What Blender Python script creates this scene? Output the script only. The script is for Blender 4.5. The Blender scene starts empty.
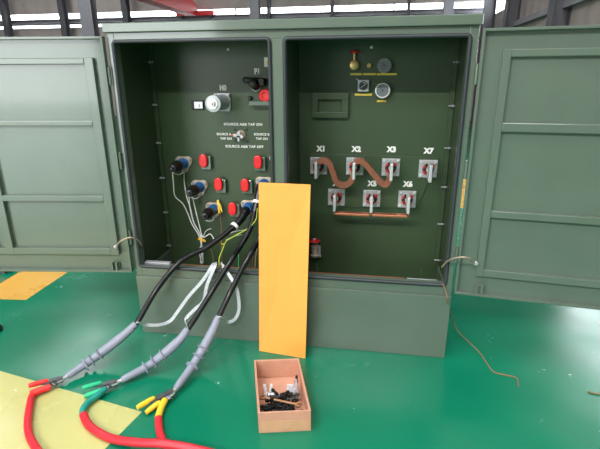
import bpy, bmesh, math, random
from mathutils import Vector, Matrix
random.seed(4)
C = bpy.context.scene.collection
# ------------------------------------------------------------------ camera
F = 454.3984; CAM = Vector((1.3597, -2.2875, 1.4877)); YAW, PIT, ROL = -0.162753, 0.312545, -0.004683
fw = Vector((math.sin(YAW)*math.cos(PIT), math.cos(YAW)*math.cos(PIT), -math.sin(PIT)))
r0 = Vector((math.cos(YAW), -math.sin(YAW), 0)); u0 = r0.cross(fw)
rt = r0*math.cos(ROL)+u0*math.sin(ROL); up = u0*math.cos(ROL)-r0*math.sin(ROL)
cd = bpy.data.cameras.new('camera'); cam = bpy.data.objects.new('camera', cd); C.objects.link(cam)
cd.sensor_width = 36; cd.lens = F*36/600; cd.clip_start = .02
M = Matrix((rt, up, -fw)).transposed().to_4x4(); M.translation = CAM; cam.matrix_world = M
bpy.context.scene.camera = cam
# measured sight lines, used to work out where things stand
def ray(u, v): return fw+rt*((u-300)/F)-up*((v-224.5)/F)
def PY(u, v, y): d = ray(u, v); return CAM+d*((y-CAM.y)/d.y)
def PZ(u, v, z=0.0): d = ray(u, v); return CAM+d*((z-CAM.z)/d.z)
def PX(u, v, x): d = ray(u, v); return CAM+d*((x-CAM.x)/d.x)
def PN(u, v, o, n): d = ray(u, v); return CAM+d*((o-CAM).dot(n)/d.dot(n))

# ------------------------------------------------------------------ materials
def lin(c): return tuple((x/255/12.92 if x <= 10 else ((x/255+.055)/1.055)**2.4) for x in c)+(1,)
def mat(name, rgb, rough=.5, metal=0, var=.06, scale=12, bump=0, bscale=60, coat=0, spec=.5):
    m = bpy.data.materials.new(name); m.use_nodes = True; n = m.node_tree.nodes; l = m.node_tree.links
    b = n['Principled BSDF']; b.inputs['Roughness'].default_value = rough; b.inputs['Metallic'].default_value = metal
    b.inputs['Coat Weight'].default_value = coat; b.inputs['Coat Roughness'].default_value = .08
    b.inputs['Specular IOR Level'].default_value = spec
    tc = n.new('ShaderNodeTexCoord'); nz = n.new('ShaderNodeTexNoise'); nz.inputs['Scale'].default_value = scale
    nz.inputs['Detail'].default_value = 4; l.new(tc.outputs['Object'], nz.inputs['Vector'])
    rp = n.new('ShaderNodeValToRGB'); base = lin(rgb)
    rp.color_ramp.elements[0].position = .3; rp.color_ramp.elements[1].position = .7
    rp.color_ramp.elements[0].color = tuple(x*(1-var) for x in base[:3])+(1,)
    rp.color_ramp.elements[1].color = tuple(min(1, x*(1+var)) for x in base[:3])+(1,)
    l.new(nz.outputs['Fac'], rp.inputs['Fac']); l.new(rp.outputs['Color'], b.inputs['Base Color'])
    if bump:
        n2 = n.new('ShaderNodeTexNoise'); n2.inputs['Scale'].default_value = bscale; l.new(tc.outputs['Object'], n2.inputs['Vector'])
        bp = n.new('ShaderNodeBump'); bp.inputs['Strength'].default_value = bump; bp.inputs['Distance'].default_value = .004
        l.new(n2.outputs['Fac'], bp.inputs['Height']); l.new(bp.outputs['Normal'], b.inputs['Normal'])
    return m
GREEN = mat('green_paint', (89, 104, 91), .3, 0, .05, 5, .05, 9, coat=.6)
GREEN_SHADE = mat('green_paint_shaded', (54, 72, 47), .42, 0, .05, 5, .03, 9)  # same green paint, darkened to stand for the shade inside the compartments
GASKET = mat('rubber_gasket', (46, 51, 55), .5)
BLACK = mat('black_rubber', (20, 20, 22), .32)
BLACKM = mat('black_plastic', (17, 18, 19), .45)
BLUE = mat('blue_bushing', (34, 104, 168), .4)
GALV = mat('galvanised_steel', (178, 180, 184), .4, .35, .12, 60)
STEEL = mat('bright_steel', (208, 208, 210), .35, .4, .05, 40)
PORC = mat('grey_porcelain', (186, 192, 197), .3, 0, .03)
COPPER = mat('copper', (205, 128, 96), .38, .75, .1, 30)
REDB = mat('brown_red_epoxy', (176, 52, 40), .35)
DARK = mat('dark_cavity', (35, 26, 24), .5)
RED = mat('red_plastic', (222, 30, 36), .35)
BRASS = mat('brass', (214, 178, 116), .35, .5, .1, 40)
BRONZE = mat('bronze_grey', (196, 178, 156), .4, .3, .15, 60)
YELLOW = mat('yellow_label', (226, 196, 70), .5)
WHITE = mat('white_plastic', (232, 232, 230), .5)
LETTER = mat('white_lettering', (235, 236, 232), .5)
GLASSD = mat('gauge_dial', (112, 118, 124), .25)
DIALD = mat('gauge_dark_dial', (60, 66, 70), .2)
ORANGE = mat('orange_board', (245, 164, 72), .55, 0, .03, 8, .05, 40)
CARD = mat('cardboard', (198, 146, 120), .8, 0, .06, 20)
TAPE = mat('packing_tape', (200, 154, 118), .45, 0, .06, 20)
GREYS = mat('grey_silicone', (138, 142, 157), .5, 0, .04)
REDC = mat('red_cable_sheath', (205, 34, 48), .42, 0, .12, 14)
REDG = mat('red_grip', (228, 44, 40), .42)
TEAL = mat('green_grip', (26, 178, 124), .42)
TEALD = mat('teal_tape', (20, 138, 124), .45)
YELG = mat('yellow_grip', (236, 196, 52), .45)
BRAID = mat('white_braid', (204, 208, 213), .5, .1, .14, 90)
TWINE = mat('brown_twine', (128, 104, 76), .8)
WGY = mat('yellow_green_wire', (176, 196, 60), .5)
GREENW = mat('green_wire', (48, 150, 88), .5)
COLG = mat('grey_steel_column', (128, 126, 134), .55, 0, .08, 3)
DSTEEL = mat('dark_steel', (74, 72, 78), .6)
CRANER = mat('crane_red', (222, 50, 56), .42)
SHEET = mat('wall_sheet', (160, 149, 145), .7, 0, .1, 2)
ROOFM = mat('roof_sheet', (105, 104, 102), .7)

def sheet_mat():   # profiled cladding: vertical ribs
    n = SHEET.node_tree.nodes; l = SHEET.node_tree.links
    tc = n.new('ShaderNodeTexCoord'); w = n.new('ShaderNodeTexWave'); w.inputs['Scale'].default_value = 1.2
    w.bands_direction = 'DIAGONAL'; mp = n.new('ShaderNodeMapping'); mp.inputs['Scale'].default_value = (1, 1, 0)
    l.new(tc.outputs['Object'], mp.inputs['Vector']); l.new(mp.outputs['Vector'], w.inputs['Vector'])
    b = n.new('ShaderNodeBump'); b.inputs['Strength'].default_value = .5; b.inputs['Distance'].default_value = .03
    l.new(w.outputs['Fac'], b.inputs['Height']); l.new(b.outputs['Normal'], n['Principled BSDF'].inputs['Normal'])
sheet_mat()
def floor_mat(name, rgb, rough, fleck):
    m = mat(name, rgb, rough, 0, .07, 1.3, .04, 5, spec=.5)
    n = m.node_tree.nodes; l = m.node_tree.links; b = n['Principled BSDF']
    tc = n['Texture Coordinate']; rp = n['Color Ramp']
    vz = n.new('ShaderNodeTexNoise'); vz.inputs['Scale'].default_value = 9; vz.inputs['Detail'].default_value = 6; vz.inputs['Roughness'].default_value = .62
    l.new(tc.outputs['Object'], vz.inputs['Vector'])
    r2 = n.new('ShaderNodeValToRGB'); r2.color_ramp.elements[0].position = .685; r2.color_ramp.elements[1].position = .715
    l.new(vz.outputs['Fac'], r2.inputs['Fac'])
    mx = n.new('ShaderNodeMixRGB'); mx.inputs['Color2'].default_value = fleck; l.new(r2.outputs['Color'], mx.inputs['Fac'])
    l.new(rp.outputs['Color'], mx.inputs['Color1']); l.new(mx.outputs['Color'], b.inputs['Base Color'])
    # scuffed gloss
    n3 = n.new('ShaderNodeTexNoise'); n3.inputs['Scale'].default_value = 2.5; n3.inputs['Detail'].default_value = 5; l.new(tc.outputs['Object'], n3.inputs['Vector'])
    mr = n.new('ShaderNodeMapRange'); mr.inputs['From Min'].default_value = .3; mr.inputs['From Max'].default_value = .7
    mr.inputs['To Min'].default_value = rough*.75; mr.inputs['To Max'].default_value = rough*1.3
    l.new(n3.outputs['Fac'], mr.inputs['Value']); l.new(mr.outputs['Result'], b.inputs['Roughness'])
    return m
FLOOR = floor_mat('green_epoxy', (4, 110, 80), .22, lin((150, 190, 175)))
FYEL = floor_mat('pale_yellow_floor_paint', (180, 177, 112), .3, lin((225, 220, 190)))
FORA = floor_mat('amber_floor_paint', (196, 152, 68), .3, lin((235, 205, 140)))

# ------------------------------------------------------------------ mesh helpers
class MB:
    def __init__(s): s.bm = bmesh.new(); s.mi = 0
    def _f(s, vs):
        try: f = s.bm.faces.new(vs); f.material_index = s.mi; return f
        except ValueError: return None
    def box(s, a, b, bev=0):
        a = Vector(a); b = Vector(b)
        return s.obox((a+b)/2, [Vector((1, 0, 0)), Vector((0, 1, 0)), Vector((0, 0, 1))], [abs(x)/2 for x in (b-a)], bev)
    def obox(s, c, ax, h, bev=0):
        c = Vector(c); vs = []
        for i in (-1, 1):
            for j in (-1, 1):
                for k in (-1, 1): vs.append(s.bm.verts.new(c+ax[0]*(i*h[0])+ax[1]*(j*h[1])+ax[2]*(k*h[2])))
        fs = [s._f([vs[q] for q in ids]) for ids in ((0, 1, 3, 2), (4, 6, 7, 5), (0, 4, 5, 1), (2, 3, 7, 6), (0, 2, 6, 4), (1, 5, 7, 3))]
        if bev:
            ed = list({e for f in fs for e in f.edges})
            bmesh.ops.bevel(s.bm, geom=ed, offset=bev, segments=2, affect='EDGES', profile=.5)
        return s
    def bar(s, p, q, w, t, upv=(0, 0, 1), bev=0):
        p = Vector(p); q = Vector(q); d = q-p; L = d.length; d.normalize(); sd = d.cross(Vector(upv)).normalized(); un = sd.cross(d)
        return s.obox((p+q)/2, [d, sd, un], [L/2, w/2, t/2], bev)
    def sweep(s, pts, prof, closed=False, upv=None, scales=None):
        """sweep a closed 2D profile along pts"""
        pts = [Vector(p) for p in pts]; n = len(pts); rings = []; N = None
        for i, p in enumerate(pts):
            if closed: t = pts[(i+1) % n]-pts[i-1]
            else: t = pts[min(i+1, n-1)]-pts[max(i-1, 0)]
            t.normalize()
            if upv is not None: A = t.cross(Vector(upv)).normalized(); B = A.cross(t)
            else:
                if N is None: N = t.orthogonal().normalized()
                N = (N-t*N.dot(t)).normalized(); A = N; B = t.cross(A)
            k = scales[i] if scales else 1
            rings.append([s.bm.verts.new(p+A*(x*k)+B*(y*k)) for x, y in prof])
        m = len(prof)
        for i in range(n if closed else n-1):
            a = rings[i]; b = rings[(i+1) % n]
            for j in range(m): s._f((a[j], a[(j+1) % m], b[(j+1) % m], b[j]))
        if not closed: s._f(rings[0][::-1]); s._f(rings[-1])
        return s
    def tube(s, pts, r, seg=10, closed=False, scales=None):
        return s.sweep(pts, [(r*math.cos(2*math.pi*k/seg), r*math.sin(2*math.pi*k/seg)) for k in range(seg)], closed, None, scales)
    def cyl(s, p, q, r, r2=None, seg=24):
        r2 = r if r2 is None else r2
        return s.tube([p, q], r, seg, False, [1, r2/r])
    def lathe(s, p, axis, prof, seg=28):
        """prof: list of (distance along axis, radius)"""
        p = Vector(p); a = Vector(axis).normalized(); A = a.orthogonal().normalized(); B = a.cross(A); rings = []
        for d, r in prof:
            rings.append([s.bm.verts.new(p+a*d+(A*math.cos(2*math.pi*k/seg)+B*math.sin(2*math.pi*k/seg))*max(r, 1e-4)) for k in range(seg)])
        for i in range(len(rings)-1):
            for j in range(seg): s._f((rings[i][j], rings[i][(j+1) % seg], rings[i+1][(j+1) % seg], rings[i+1][j]))
        s._f(rings[0][::-1]); s._f(rings[-1]); return s
    def prism(s, poly, d):
        """poly: 3D points of one face; d: extrusion vector"""
        d = Vector(d); a = [s.bm.verts.new(Vector(p)) for p in poly]; b = [s.bm.verts.new(Vector(p)+d) for p in poly]; n = len(a)
        s._f(a[::-1]); s._f(b)
        for i in range(n): s._f((a[i], a[(i+1) % n], b[(i+1) % n], b[i]))
        return s
    def build(s, name, m, parent=None, origin=None, smooth=False, bevel=0):
        o0 = Vector(origin) if origin is not None else (wpos(parent) if parent else Vector((0, 0, 0)))
        bmesh.ops.recalc_face_normals(s.bm, faces=s.bm.faces[:])
        bmesh.ops.translate(s.bm, vec=-o0, verts=s.bm.verts[:])
        me = bpy.data.meshes.new(name); s.bm.to_mesh(me); s.bm.free()
        for x in (m if isinstance(m, (list, tuple)) else [m]): me.materials.append(x)
        o = bpy.data.objects.new(name, me); C.objects.link(o)
        if smooth:
            for p in me.polygons: p.use_smooth = True
            try: me.set_sharp_from_angle(angle=math.radians(40))
            except Exception: pass
        if bevel:
            b = o.modifiers.new('b', 'BEVEL'); b.width = bevel; b.segments = 2; b.limit_method = 'ANGLE'
        if parent: o.parent = parent; o.location = o0-wpos(parent)
        else: o.location = o0
        return o
def wpos(o):
    p = Vector((0, 0, 0))
    while o: p += o.location; o = o.parent
    return p
def smoothpts(pts, k=8):
    P = [Vector(p) for p in pts]; P = [P[0]*2-P[1]]+P+[P[-1]*2-P[-2]]; out = []
    for i in range(1, len(P)-2):
        a, b, c, d = P[i-1:i+3]
        for j in range(k):
            t = j/k; out.append(.5*((2*b)+(c-a)*t+(2*a-5*b+4*c-d)*t*t+(3*b-a-3*c+d)*t**3))
    out.append(P[-2]); return out
def tag(o, label=None, cat=None, group=None, kind=None):
    if label: o['label'] = label
    if cat: o['category'] = cat
    if group: o['group'] = group
    if kind: o['kind'] = kind
    return o
def thing(name, loc, label, cat, group=None):
    o = bpy.data.objects.new(name, None); o.empty_display_size = .1; C.objects.link(o); o.location = loc
    return tag(o, label, cat, group)
def part_empty(name, loc, parent):
    o = bpy.data.objects.new(name, None); o.empty_display_size = .05; C.objects.link(o); o.parent = parent; o.location = Vector(loc)-wpos(parent); return o
def struct(o): o['kind'] = 'structure'; return o

# ------------------------------------------------------------------ the hall
YB = 15.0; XR = 4.75; XL = -15.0; YF = -15.0; ZC = 8.0
fm = MB(); fm.box((XL, YF, -.12), (XR, YB, 0)); fm.mi = 1
def patch(pts, z=.0012):
    fm.prism([Vector((p[0], p[1], -.01)) for p in pts], (0, 0, .01+z))
A = PZ(142, 412); L = PZ(0, 371); Rr = PZ(105, 449)
e1 = (L-A)*3; e2 = (Rr-A).normalized()*1.6
patch([A, A+e1, A+e1+e2, A+e2])
fm.mi = 2
a = PZ(26, 300); b = PZ(69.5, 271); c = PZ(21.5, 271); d = PZ(0, 284); e = PZ(0, 299)
patch([a, b+(b-a)*1.2, c+(c-d)*1.2, PZ(-24.5, 298.5)])
patch([(2.05, 3.17), (4.4, 3.17), (4.4, 4.93), (2.05, 4.93)])
struct(fm.build('floor', [FLOOR, FYEL, FORA]))

zu0, zu1 = 3.645, 3.875          # upper daylight strip in the back wall
zl0, zl1 = 3.355, 3.475          # lower strip
w = MB()
for z0, z1 in ((0, zl0), (zl1, zu0), (zu1, ZC)): w.box((XL, YB, z0), (XR+.2, YB+.15, z1))
struct(w.build('wall_back', SHEET))
w = MB(); w.box((XL-.15, YF, 0), (XL, YB, ZC)); struct(w.build('wall_left', SHEET))
# right wall: strip of windows above a girt
s1 = PX(494, 14.5, XR).z; g1 = PX(517, 23, XR-.1).z
w = MB()
RW0, RW1, RZ0, RZ1 = 1.6, 5.6, 1.5, min(3.2, s1-.03)
w.box((XR, YF, 0), (XR+.15, RW0, s1)); w.box((XR, RW1, 0), (XR+.15, YB, s1)); w.box((XR, RW0, 0), (XR+.15, RW1, RZ0)); w.box((XR, RW0, RZ1), (XR+.15, RW1, s1)); w.box((XR, YF, s1+.9), (XR+.15, YB, ZC))
yc = [PX(u, 8, XR-.15).y for u in (490, 513, 560.5)]
w.box((XR, YF, s1), (XR+.15, yc[1]-.1, s1+.9))
struct(w.build('wall_right', SHEET))
w = MB(); w.box((XR-.12, YF, g1-.06), (XR, YB, g1+.06)); struct(w.build('trim_1', COLG))
for y_ in (1.3, -1.5, -5, -8.5, -12): yc.append(y_)
for y_ in yc:
    w = MB(); w.box((XR-.32, y_-.14, 0), (XR-.3, y_+.14, ZC)); w.box((XR-.02, y_-.14, 0), (XR, y_+.14, ZC)); w.box((XR-.3, y_-.01, 0), (XR-.02, y_+.01, ZC))
    struct(w.build('trim_2', DSTEEL))
# front wall, behind the camera: open gate and clerestory openings
GX0, GX1, GZ = -11.0, -4.6, 4.2
w = MB()
w.box((XL, YF-.15, 0), (GX0, YF, GZ)); w.box((GX1, YF-.15, 0), (XR, YF, GZ)); w.box((XL, YF-.15, GZ), (XR, YF, ZC))
struct(w.build('wall_front', SHEET))
w = MB(); w.box((-30, -30, -.2), (20, YF-.15, -.02)); struct(w.build('trim_3', mat('yard_concrete', (170, 168, 160), .8)))
# roof with rooflights: (x0, x1, y0, y1)
SK = [(-12.0, 4.0, -9.9, -7.6), (-9.8, -7.8, 5.5, 12.0), (-4.0, -1.2, -4.0, 3.0), (2.4, 3.8, -4.5, 5.5)]
xs = sorted({XL, XR+.15, *[q for k_ in SK for q in k_[:2]]}); ys = sorted({YF-.15, YB+.15, *[q for k_ in SK for q in k_[2:]]})
w = MB()
for xa, xb in zip(xs, xs[1:]):
    for ya_, yb_ in zip(ys, ys[1:]):
        xm, ym = (xa+xb)/2, (ya_+yb_)/2
        if not any(a_ < xm < b_ and c_ < ym < d_ for a_, b_, c_, d_ in SK): w.box((xa, ya_, ZC), (xb, yb_, ZC+.15))
struct(w.build('ceiling', ROOFM))
GLASS = bpy.data.materials.new('window_glass'); GLASS.use_nodes = True
n = GLASS.node_tree.nodes; l = GLASS.node_tree.links; n.remove(n['Principled BSDF'])
t_ = n.new('ShaderNodeBsdfTransparent'); t_.inputs[0].default_value = (.93, .95, .95, 1); g_ = n.new('ShaderNodeBsdfGlossy'); g_.inputs['Roughness'].default_value = .02
mx = n.new('ShaderNodeMixShader'); mx.inputs[0].default_value = .06; l.new(t_.outputs[0], mx.inputs[1]); l.new(g_.outputs[0], mx.inputs[2]); l.new(mx.outputs[0], n['Material Output'].inputs[0])
def window(nm, x0, x1, z0, z1):
    fr = MB(); x = x0
    while x < x1: fr.box((x-.02, YB+.03, z0), (x+.02, YB+.1, z1)); x += 5.6
    fr.box((x0, YB+.03, z0), (x1, YB+.1, z0+.012)); fr.box((x0, YB+.03, z1-.012), (x1, YB+.1, z1))
    f = struct(fr.build(nm, DSTEEL))
    p = MB(); p.box((x0, YB+.06, z0), (x1, YB+.066, z1)); p.build('pane', GLASS, f)
window('window_1', XL, XR, zu0, zu1); window('window_2', XL, XR, zl0, zl1)
p = MB(); p.box((XR+.06, yc[1], s1), (XR+.066, YB, s1+.9)); struct(p.build('window_3', GLASS))
p = MB(); p.box((XR+.06, RW0, RZ0), (XR+.066, RW1, RZ1)); struct(p.build('window_added', GLASS))  # unseen window, added to put a sheen on the floor at right
# runway beam along the back wall, columns
w = MB(); w.box((XL, YB-.28, zl1+.02), (XR, YB-.02, zl1+.05)); w.box((XL, YB-.16, zl1+.0), (XR, YB-.13, zu0-.03)); w.box((XL, YB-.28, zu0-.04), (XR, YB-.02, zu0-.01))
struct(w.build('trim_4', COLG))
def column(u0_, u1_, y, m, v=8):
    x0 = PY(u0_, v, y).x; x1 = PY(u1_, v, y).x
    w = MB(); w.box((x0, y, 0), (x1, y+.02, ZC)); w.box((x0, y+.28, 0), (x1, y+.3, ZC)); w.box(((x0+x1)/2-.012, y+.02, 0), ((x0+x1)/2+.012, y+.28, ZC))
    struct(w.build('trim_5', m))
column(78.5, 91, 11.5, COLG); column(249.5, 258.5, 13.6, COLG); column(444, 454, 13.6, COLG)
for u_, wd in ((1.5, 4), (60, 5), (123.5, 5), (268, 2.5), (331.8, 3), (409, 3)): column(u_-wd/2, u_+wd/2, 14.3, DSTEEL)
# overhead crane girder riding on the runway
cr = thing('overhead_crane', (PY(197, 15, YB-.4).x, YB-.4, zu0), 'bright red overhead crane girder high above the cabinet, left of centre', 'crane')
xg = PY(193, 15, YB-.4).x; zg = PY(193, 16.5, YB-.4).z
g = MB()
gw = .42
ya, yb, yn = YB-.45, YB-1.6, YF+.5
def gsec(y, h): return [Vector((xg-gw/2, y, zg+(0))), Vector((xg+gw/2, y, zg)), Vector((xg+gw/2, y, zg+h)), Vector((xg-gw/2, y, zg+h))]
secs = [gsec(ya, .3), gsec(yb, .75), gsec(yn, .75)]
R_ = [[g.bm.verts.new(p) for p in s_] for s_ in secs]
for i in range(2):
    for j in range(4): g._f((R_[i][j], R_[i][(j+1) % 4], R_[i+1][(j+1) % 4], R_[i+1][j]))
g._f(R_[0]); g._f(R_[-1][::-1]); g.build('girder', CRANER, cr)
g = MB(); e0 = PY(177, 13, YB-.4).x; e1_ = PY(214, 13, YB-.4).x
g.box((e0, YB-.5, zg+.02), (e1_, YB-.22, zg+.17)); g.build('end_carriage', CRANER, cr)
for x_ in (e0+.15, e1_-.15):
    g = MB(); g.cyl((x_-.0, YB-.44, zg+.05), (x_, YB-.28, zg+.05), .1); g.build('wheel', DSTEEL, cr, smooth=True)

# ------------------------------------------------------------------ transformer cabinet
W = 1.797; D = .4206; HB = .378; ZCAP = 1.706; ZT = 1.75
OL, OM1, OM2, OR, ZB, ZO = .0366, .8366, .918, 1.757, .4396, 1.665
cab = thing('transformer_cabinet', (W/2, 0, 0), 'open dark green pad-mounted transformer cabinet with two swung-out doors on green floor', 'electrical cabinet')
m = MB()
m.box((0, 0, HB), (OL, .05, ZCAP)); m.box((OR, 0, HB), (W, .05, ZCAP)); m.box((OM1, 0, ZB), (OM2, .05, ZO))
m.box((OL, 0, ZO), (OR, .05, ZCAP)); m.box((OL, 0, HB), (OR, .05, ZB))
m.box((-.014, .004, .42), (0, .03, 1.3))
m.build('front_frame', GREEN, cab, bevel=.002)
m = MB(); m.box((.0, -.012, 0), (W, .02, HB)); m.box((0, .02, 0), (.02, D, HB)); m.box((W-.02, .02, 0), (W, D, HB)); m.build('base_skirt', GREEN, cab, bevel=.003)
m = MB(); m.box((-.01, -.022, ZCAP), (W+.008, D+.95, ZT)); m.build('roof_cap', GREEN, cab, bevel=.004)
m = MB(); m.box((0, .05, HB), (.012, D, ZCAP)); m.build('side_wall', GREEN_SHADE, cab)
m = MB(); m.box((W-.012, .05, HB), (W, D, ZCAP)); m.build('side_wall', GREEN_SHADE, cab)
m = MB(); m.box((.0, D, 0), (W, D+.012, ZCAP)); m.build('tank_wall', GREEN_SHADE, cab)
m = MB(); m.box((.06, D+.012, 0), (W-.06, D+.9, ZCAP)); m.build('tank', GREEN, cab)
m = MB(); m.box((OM2-.012, .05, HB), (OM2-.004, D, ZCAP)); m.build('divider_panel', GREEN_SHADE, cab)
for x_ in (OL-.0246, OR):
    m = MB(); m.box((min(x_, x_+.0246), D-.012, HB), (max(x_, x_+.0246), D, ZO+.03)); m.build('corner_flange', GREEN_SHADE, cab)
# rubber edge trim round both openings
def gasket(x0, x1):
    pts = []; r = .018
    for cx_, cz_, a0 in ((x1-r, ZO-r, 90), (x0+r, ZO-r, 180), (x0+r, ZB+r, 270), (x1-r, ZB+r, 0)):
        for k in range(5):
            ang = math.radians(a0-(90-22.5*k) + (0)); ang = math.radians(a0-90+22.5*k)
            pts.append((cx_+r*math.cos(ang), -.006, cz_+r*math.sin(ang)))
    g = MB(); g.tube(pts, .0098, 10, True); g.build('gasket', GASKET, cab, smooth=True)
gasket(OL-.004, OM1+.004); gasket(OM2-.004, OR+.004)
# corner studs
def stud(p, sgn):
    g = MB(); g.cyl((p.x, p.y, p.z), (p.x+sgn*.034, p.y, p.z), .0035, seg=8); g.cyl((p.x+sgn*.008, p.y, p.z), (p.x+sgn*.014, p.y, p.z), .008, seg=6)
    g.cyl((p.x+sgn*.024, p.y, p.z), (p.x+sgn*.03, p.y, p.z), .006, seg=6); g.build('stud', GALV, cab, origin=p)
for u_, v_ in ((158, 62), (159.5, 105), (163, 143), (163.5, 178), (168, 212.5), (170, 245.5)):
    p = PY(u_, v_, D-.03); stud(Vector((.012, D-.03, p.z)), 1)
for u_, v_ in ((454.5, 62), (449.7, 106), (445.5, 148), (442, 187), (438.5, 224), (435, 260)):
    p = PY(u_, v_, D-.03); stud(Vector((W-.012, D-.03, p.z)), -1)
def on(u_, v_, dy=0): return PY(u_, v_, D-dy)
for u_, v_ in ((228.6, 49.6), (371.7, 47.2)):
    p = on(u_, v_); g = MB(); g.lathe(p, (0, -1, 0), [(0, .009), (.006, .009), (.011, .005)], 12); g.build('bolt_head', WHITE, cab, origin=p, smooth=True)

# ---- doors
def door(hinge, sx, ang, width, v_bars, stiles, bars, hasp):
    d = Vector((sx*math.cos(ang), -math.sin(ang), 0)); nrm = Vector((sx*math.sin(ang)*1.0, -math.cos(ang), 0))
    if nrm.dot(CAM-hinge) < 0: nrm = -nrm
    nrm = Vector((-d.y*sx*-1, 0, 0)) if False else nrm
    nrm = (nrm-d*nrm.dot(d)).normalized()
    z0, z1 = .405, 1.6898; Zv = Vector((0, 0, 1)); o = Vector((hinge.x, hinge.y, 0))
    def pt(t, z, nn=0): return o+d*t+Zv*z+nrm*nn
    def slab(t0, t1, za, zb, n0, n1, mb, bev=0): mb.obox(pt((t0+t1)/2, (za+zb)/2, (n0+n1)/2), [d, nrm, Zv], [(t1-t0)/2, (n1-n0)/2, (zb-za)/2], bev)
    root = part_empty('door', pt(0, z0), cab)
    g = MB(); slab(0, width, z0, z1, -.035, -.032, g)
    for q in ((0, .012, z0, z1), (width-.012, width, z0, z1), (.012, width-.012, z0, z0+.012), (.012, width-.012, z1-.012, z1)): slab(*q, -.032, 0, g)
    g.build('door_panel', GREEN, root, bevel=.002)
    def tz(u_, v_): q = PN(u_, v_, pt(0, 0, -.012), nrm)-o; return q.dot(d), q.z
    S = [tuple(sorted(tz(u_, v_)[0] for u_, v_ in st)) for st in stiles]
    Bz = [tuple(sorted(tz(u_, v_)[1] for u_, v_ in st)) for st in bars]
    tmin = S[0][0]; tmax = width-tmin; zlo = min(b_[0] for b_ in Bz); zhi = max(b_[1] for b_ in Bz); sw = S[0][1]-S[0][0]
    S.append((tmax-sw, tmax))
    for t0, t1 in S:
        g = MB(); slab(t0, t1, zlo, zhi, -.032, -.008, g); g.build('stiffener', GREEN, root, bevel=.002)
    for za, zb in Bz:
        g = MB(); slab(tmin+sw, tmax-sw, za, zb, -.032, -.009, g); g.build('stiffener', GREEN, root, bevel=.004)
    t_, z_ = tz(*hasp); g = MB(); slab(t_-.025, t_+.025, z0+.012, z0+.05, -.032, -.02, g); slab(t_-.018, t_-.008, z0+.012, z0+.06, -.02, 0, g); slab(t_+.008, t_+.018, z0+.012, z0+.06, -.02, 0, g)
    g.build('latch_bracket', GREEN, root)
    return root, pt
dl, ptl = door(Vector((-.01, -.03, 0)), -1, .1313, .90, None, [[(92.5, 120), (101, 120)], [(0.5, 225), (8.5, 225)]], [[(40, 58), (40, 64.5)], [(40, 121), (40, 126)], [(50, 195.5), (50, 201.5)], [(60, 248), (60, 254.5)]], (115, 266))
dr, ptr = door(Vector((W+.01, -.03, 0)), 1, .1115, .90, None, [[(497.5, 100), (505.5, 100)]], [[(545, 48.5), (545, 56.5)], [(550, 123.5), (550, 133)], [(550, 214.5), (550, 222)], [(545, 275.5), (545, 283)]], (479, 289))
for x_, r_ in ((-.005, dl), (W+.005, dr)):
    for z_ in (.62, 1.06, 1.5):
        g = MB(); g.cyl((x_, -.012, z_-.045), (x_, -.012, z_+.045), .008, seg=12); g.box((x_-.012, -.012, z_-.035), (x_+.0, -.006, z_+.035)) if x_ < 0 else g.box((x_, -.012, z_-.035), (x_+.012, -.006, z_+.035))
        g.build('hinge', GREEN, r_, smooth=True)
# earthing leads bridging cabinet and doors
def wire(name, pts, r, m, parent=None, origin=None, k=8, seg=8):
    g = MB(); g.tube(smoothpts(pts, k), r, seg); return g.build(name, m, parent, origin, smooth=True)
def earth(pts, endp):
    e_ = wire('earth_lead', pts, .0045, BRAIDB, cab)
    p = Vector(endp); g = MB(); g.lathe(p, (0, -1, 0), [(-.008, .011), (.004, .011), (.008, .006)], 12); g.build('lug', GALV, e_, smooth=True)
BRAIDB = mat('tan_earth_braid', (176, 156, 138), .5, .2, .15, 40)
q = ptl(.052, .523, 0)
earth([PY(142, 246, .03), PY(138, 240, -.04), PY(130, 237.5, -.09), PY(121, 241, -.09), PY(116, 246.5, -.055)], PY(115.5, 247, -.05))
earth([PY(442, 267, .03), PY(448, 261, -.06), PY(458, 257.5, -.13), PY(468, 258, -.13), PY(475, 263, -.055)], PY(476, 263.5, -.05))

# ---- parts on the tank wall
def ytext(txt, u_, v_, h, sx=1.0, bold=.0004, lift=0):
    p = on(u_, v_)
    cu = bpy.data.curves.new('t', 'FONT'); cu.body = txt; cu.align_x = 'CENTER'; cu.align_y = 'CENTER'; cu.size = h/.7; cu.extrude = .0006; cu.offset = bold; cu.space_character = 1.06
    to = bpy.data.objects.new('t', cu); C.objects.link(to); bpy.context.view_layer.update()
    me = bpy.data.meshes.new_from_object(to.evaluated_get(bpy.context.evaluated_depsgraph_get())); bpy.data.objects.remove(to)
    me.materials.append(LETTER); me.name = 'lettering'
    o = bpy.data.objects.new('lettering', me); C.objects.link(o); o.parent = cab
    o.location = p+Vector((.004, -.0012-lift, 0))-wpos(cab); o.rotation_euler = (math.pi/2, 0, 0); o.scale = (sx, 1, 1); return o
ytext('SOURCE A&B TAP ON', 242.3, 124.4, .0148, 1.1); ytext('SOURCE A\u2013', 224, 134.2, .0135, .95); ytext('TAP ON', 225.5, 138.6, .0135, 1.0)
ytext('SOURCE B', 261, 134.4, .0135, 1.03); ytext('TAP ON', 261.2, 138.8, .0135, 1.0); ytext('SOURCE A&B TAP OFF', 243.7, 146.6, .0148, 1.08)
ytext('H0', 222.4, 88, .028, .82, .0028); ytext('F1', 256.5, 71.5, .028, .85, .0028)
for t_, u_, v_ in (('X1', 320.6, 148.9), ('X2', 355.8, 149.3), ('X3', 391, 149.6), ('X7', 428, 151), ('X4', 336.8, 183.3), ('X5', 371.7, 183.4), ('X6', 407.3, 183.9)):
    ytext(t_, u_, v_, .029, .95, .003, .009 if t_ in ('X4', 'X5', 'X6') else 0)

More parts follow.
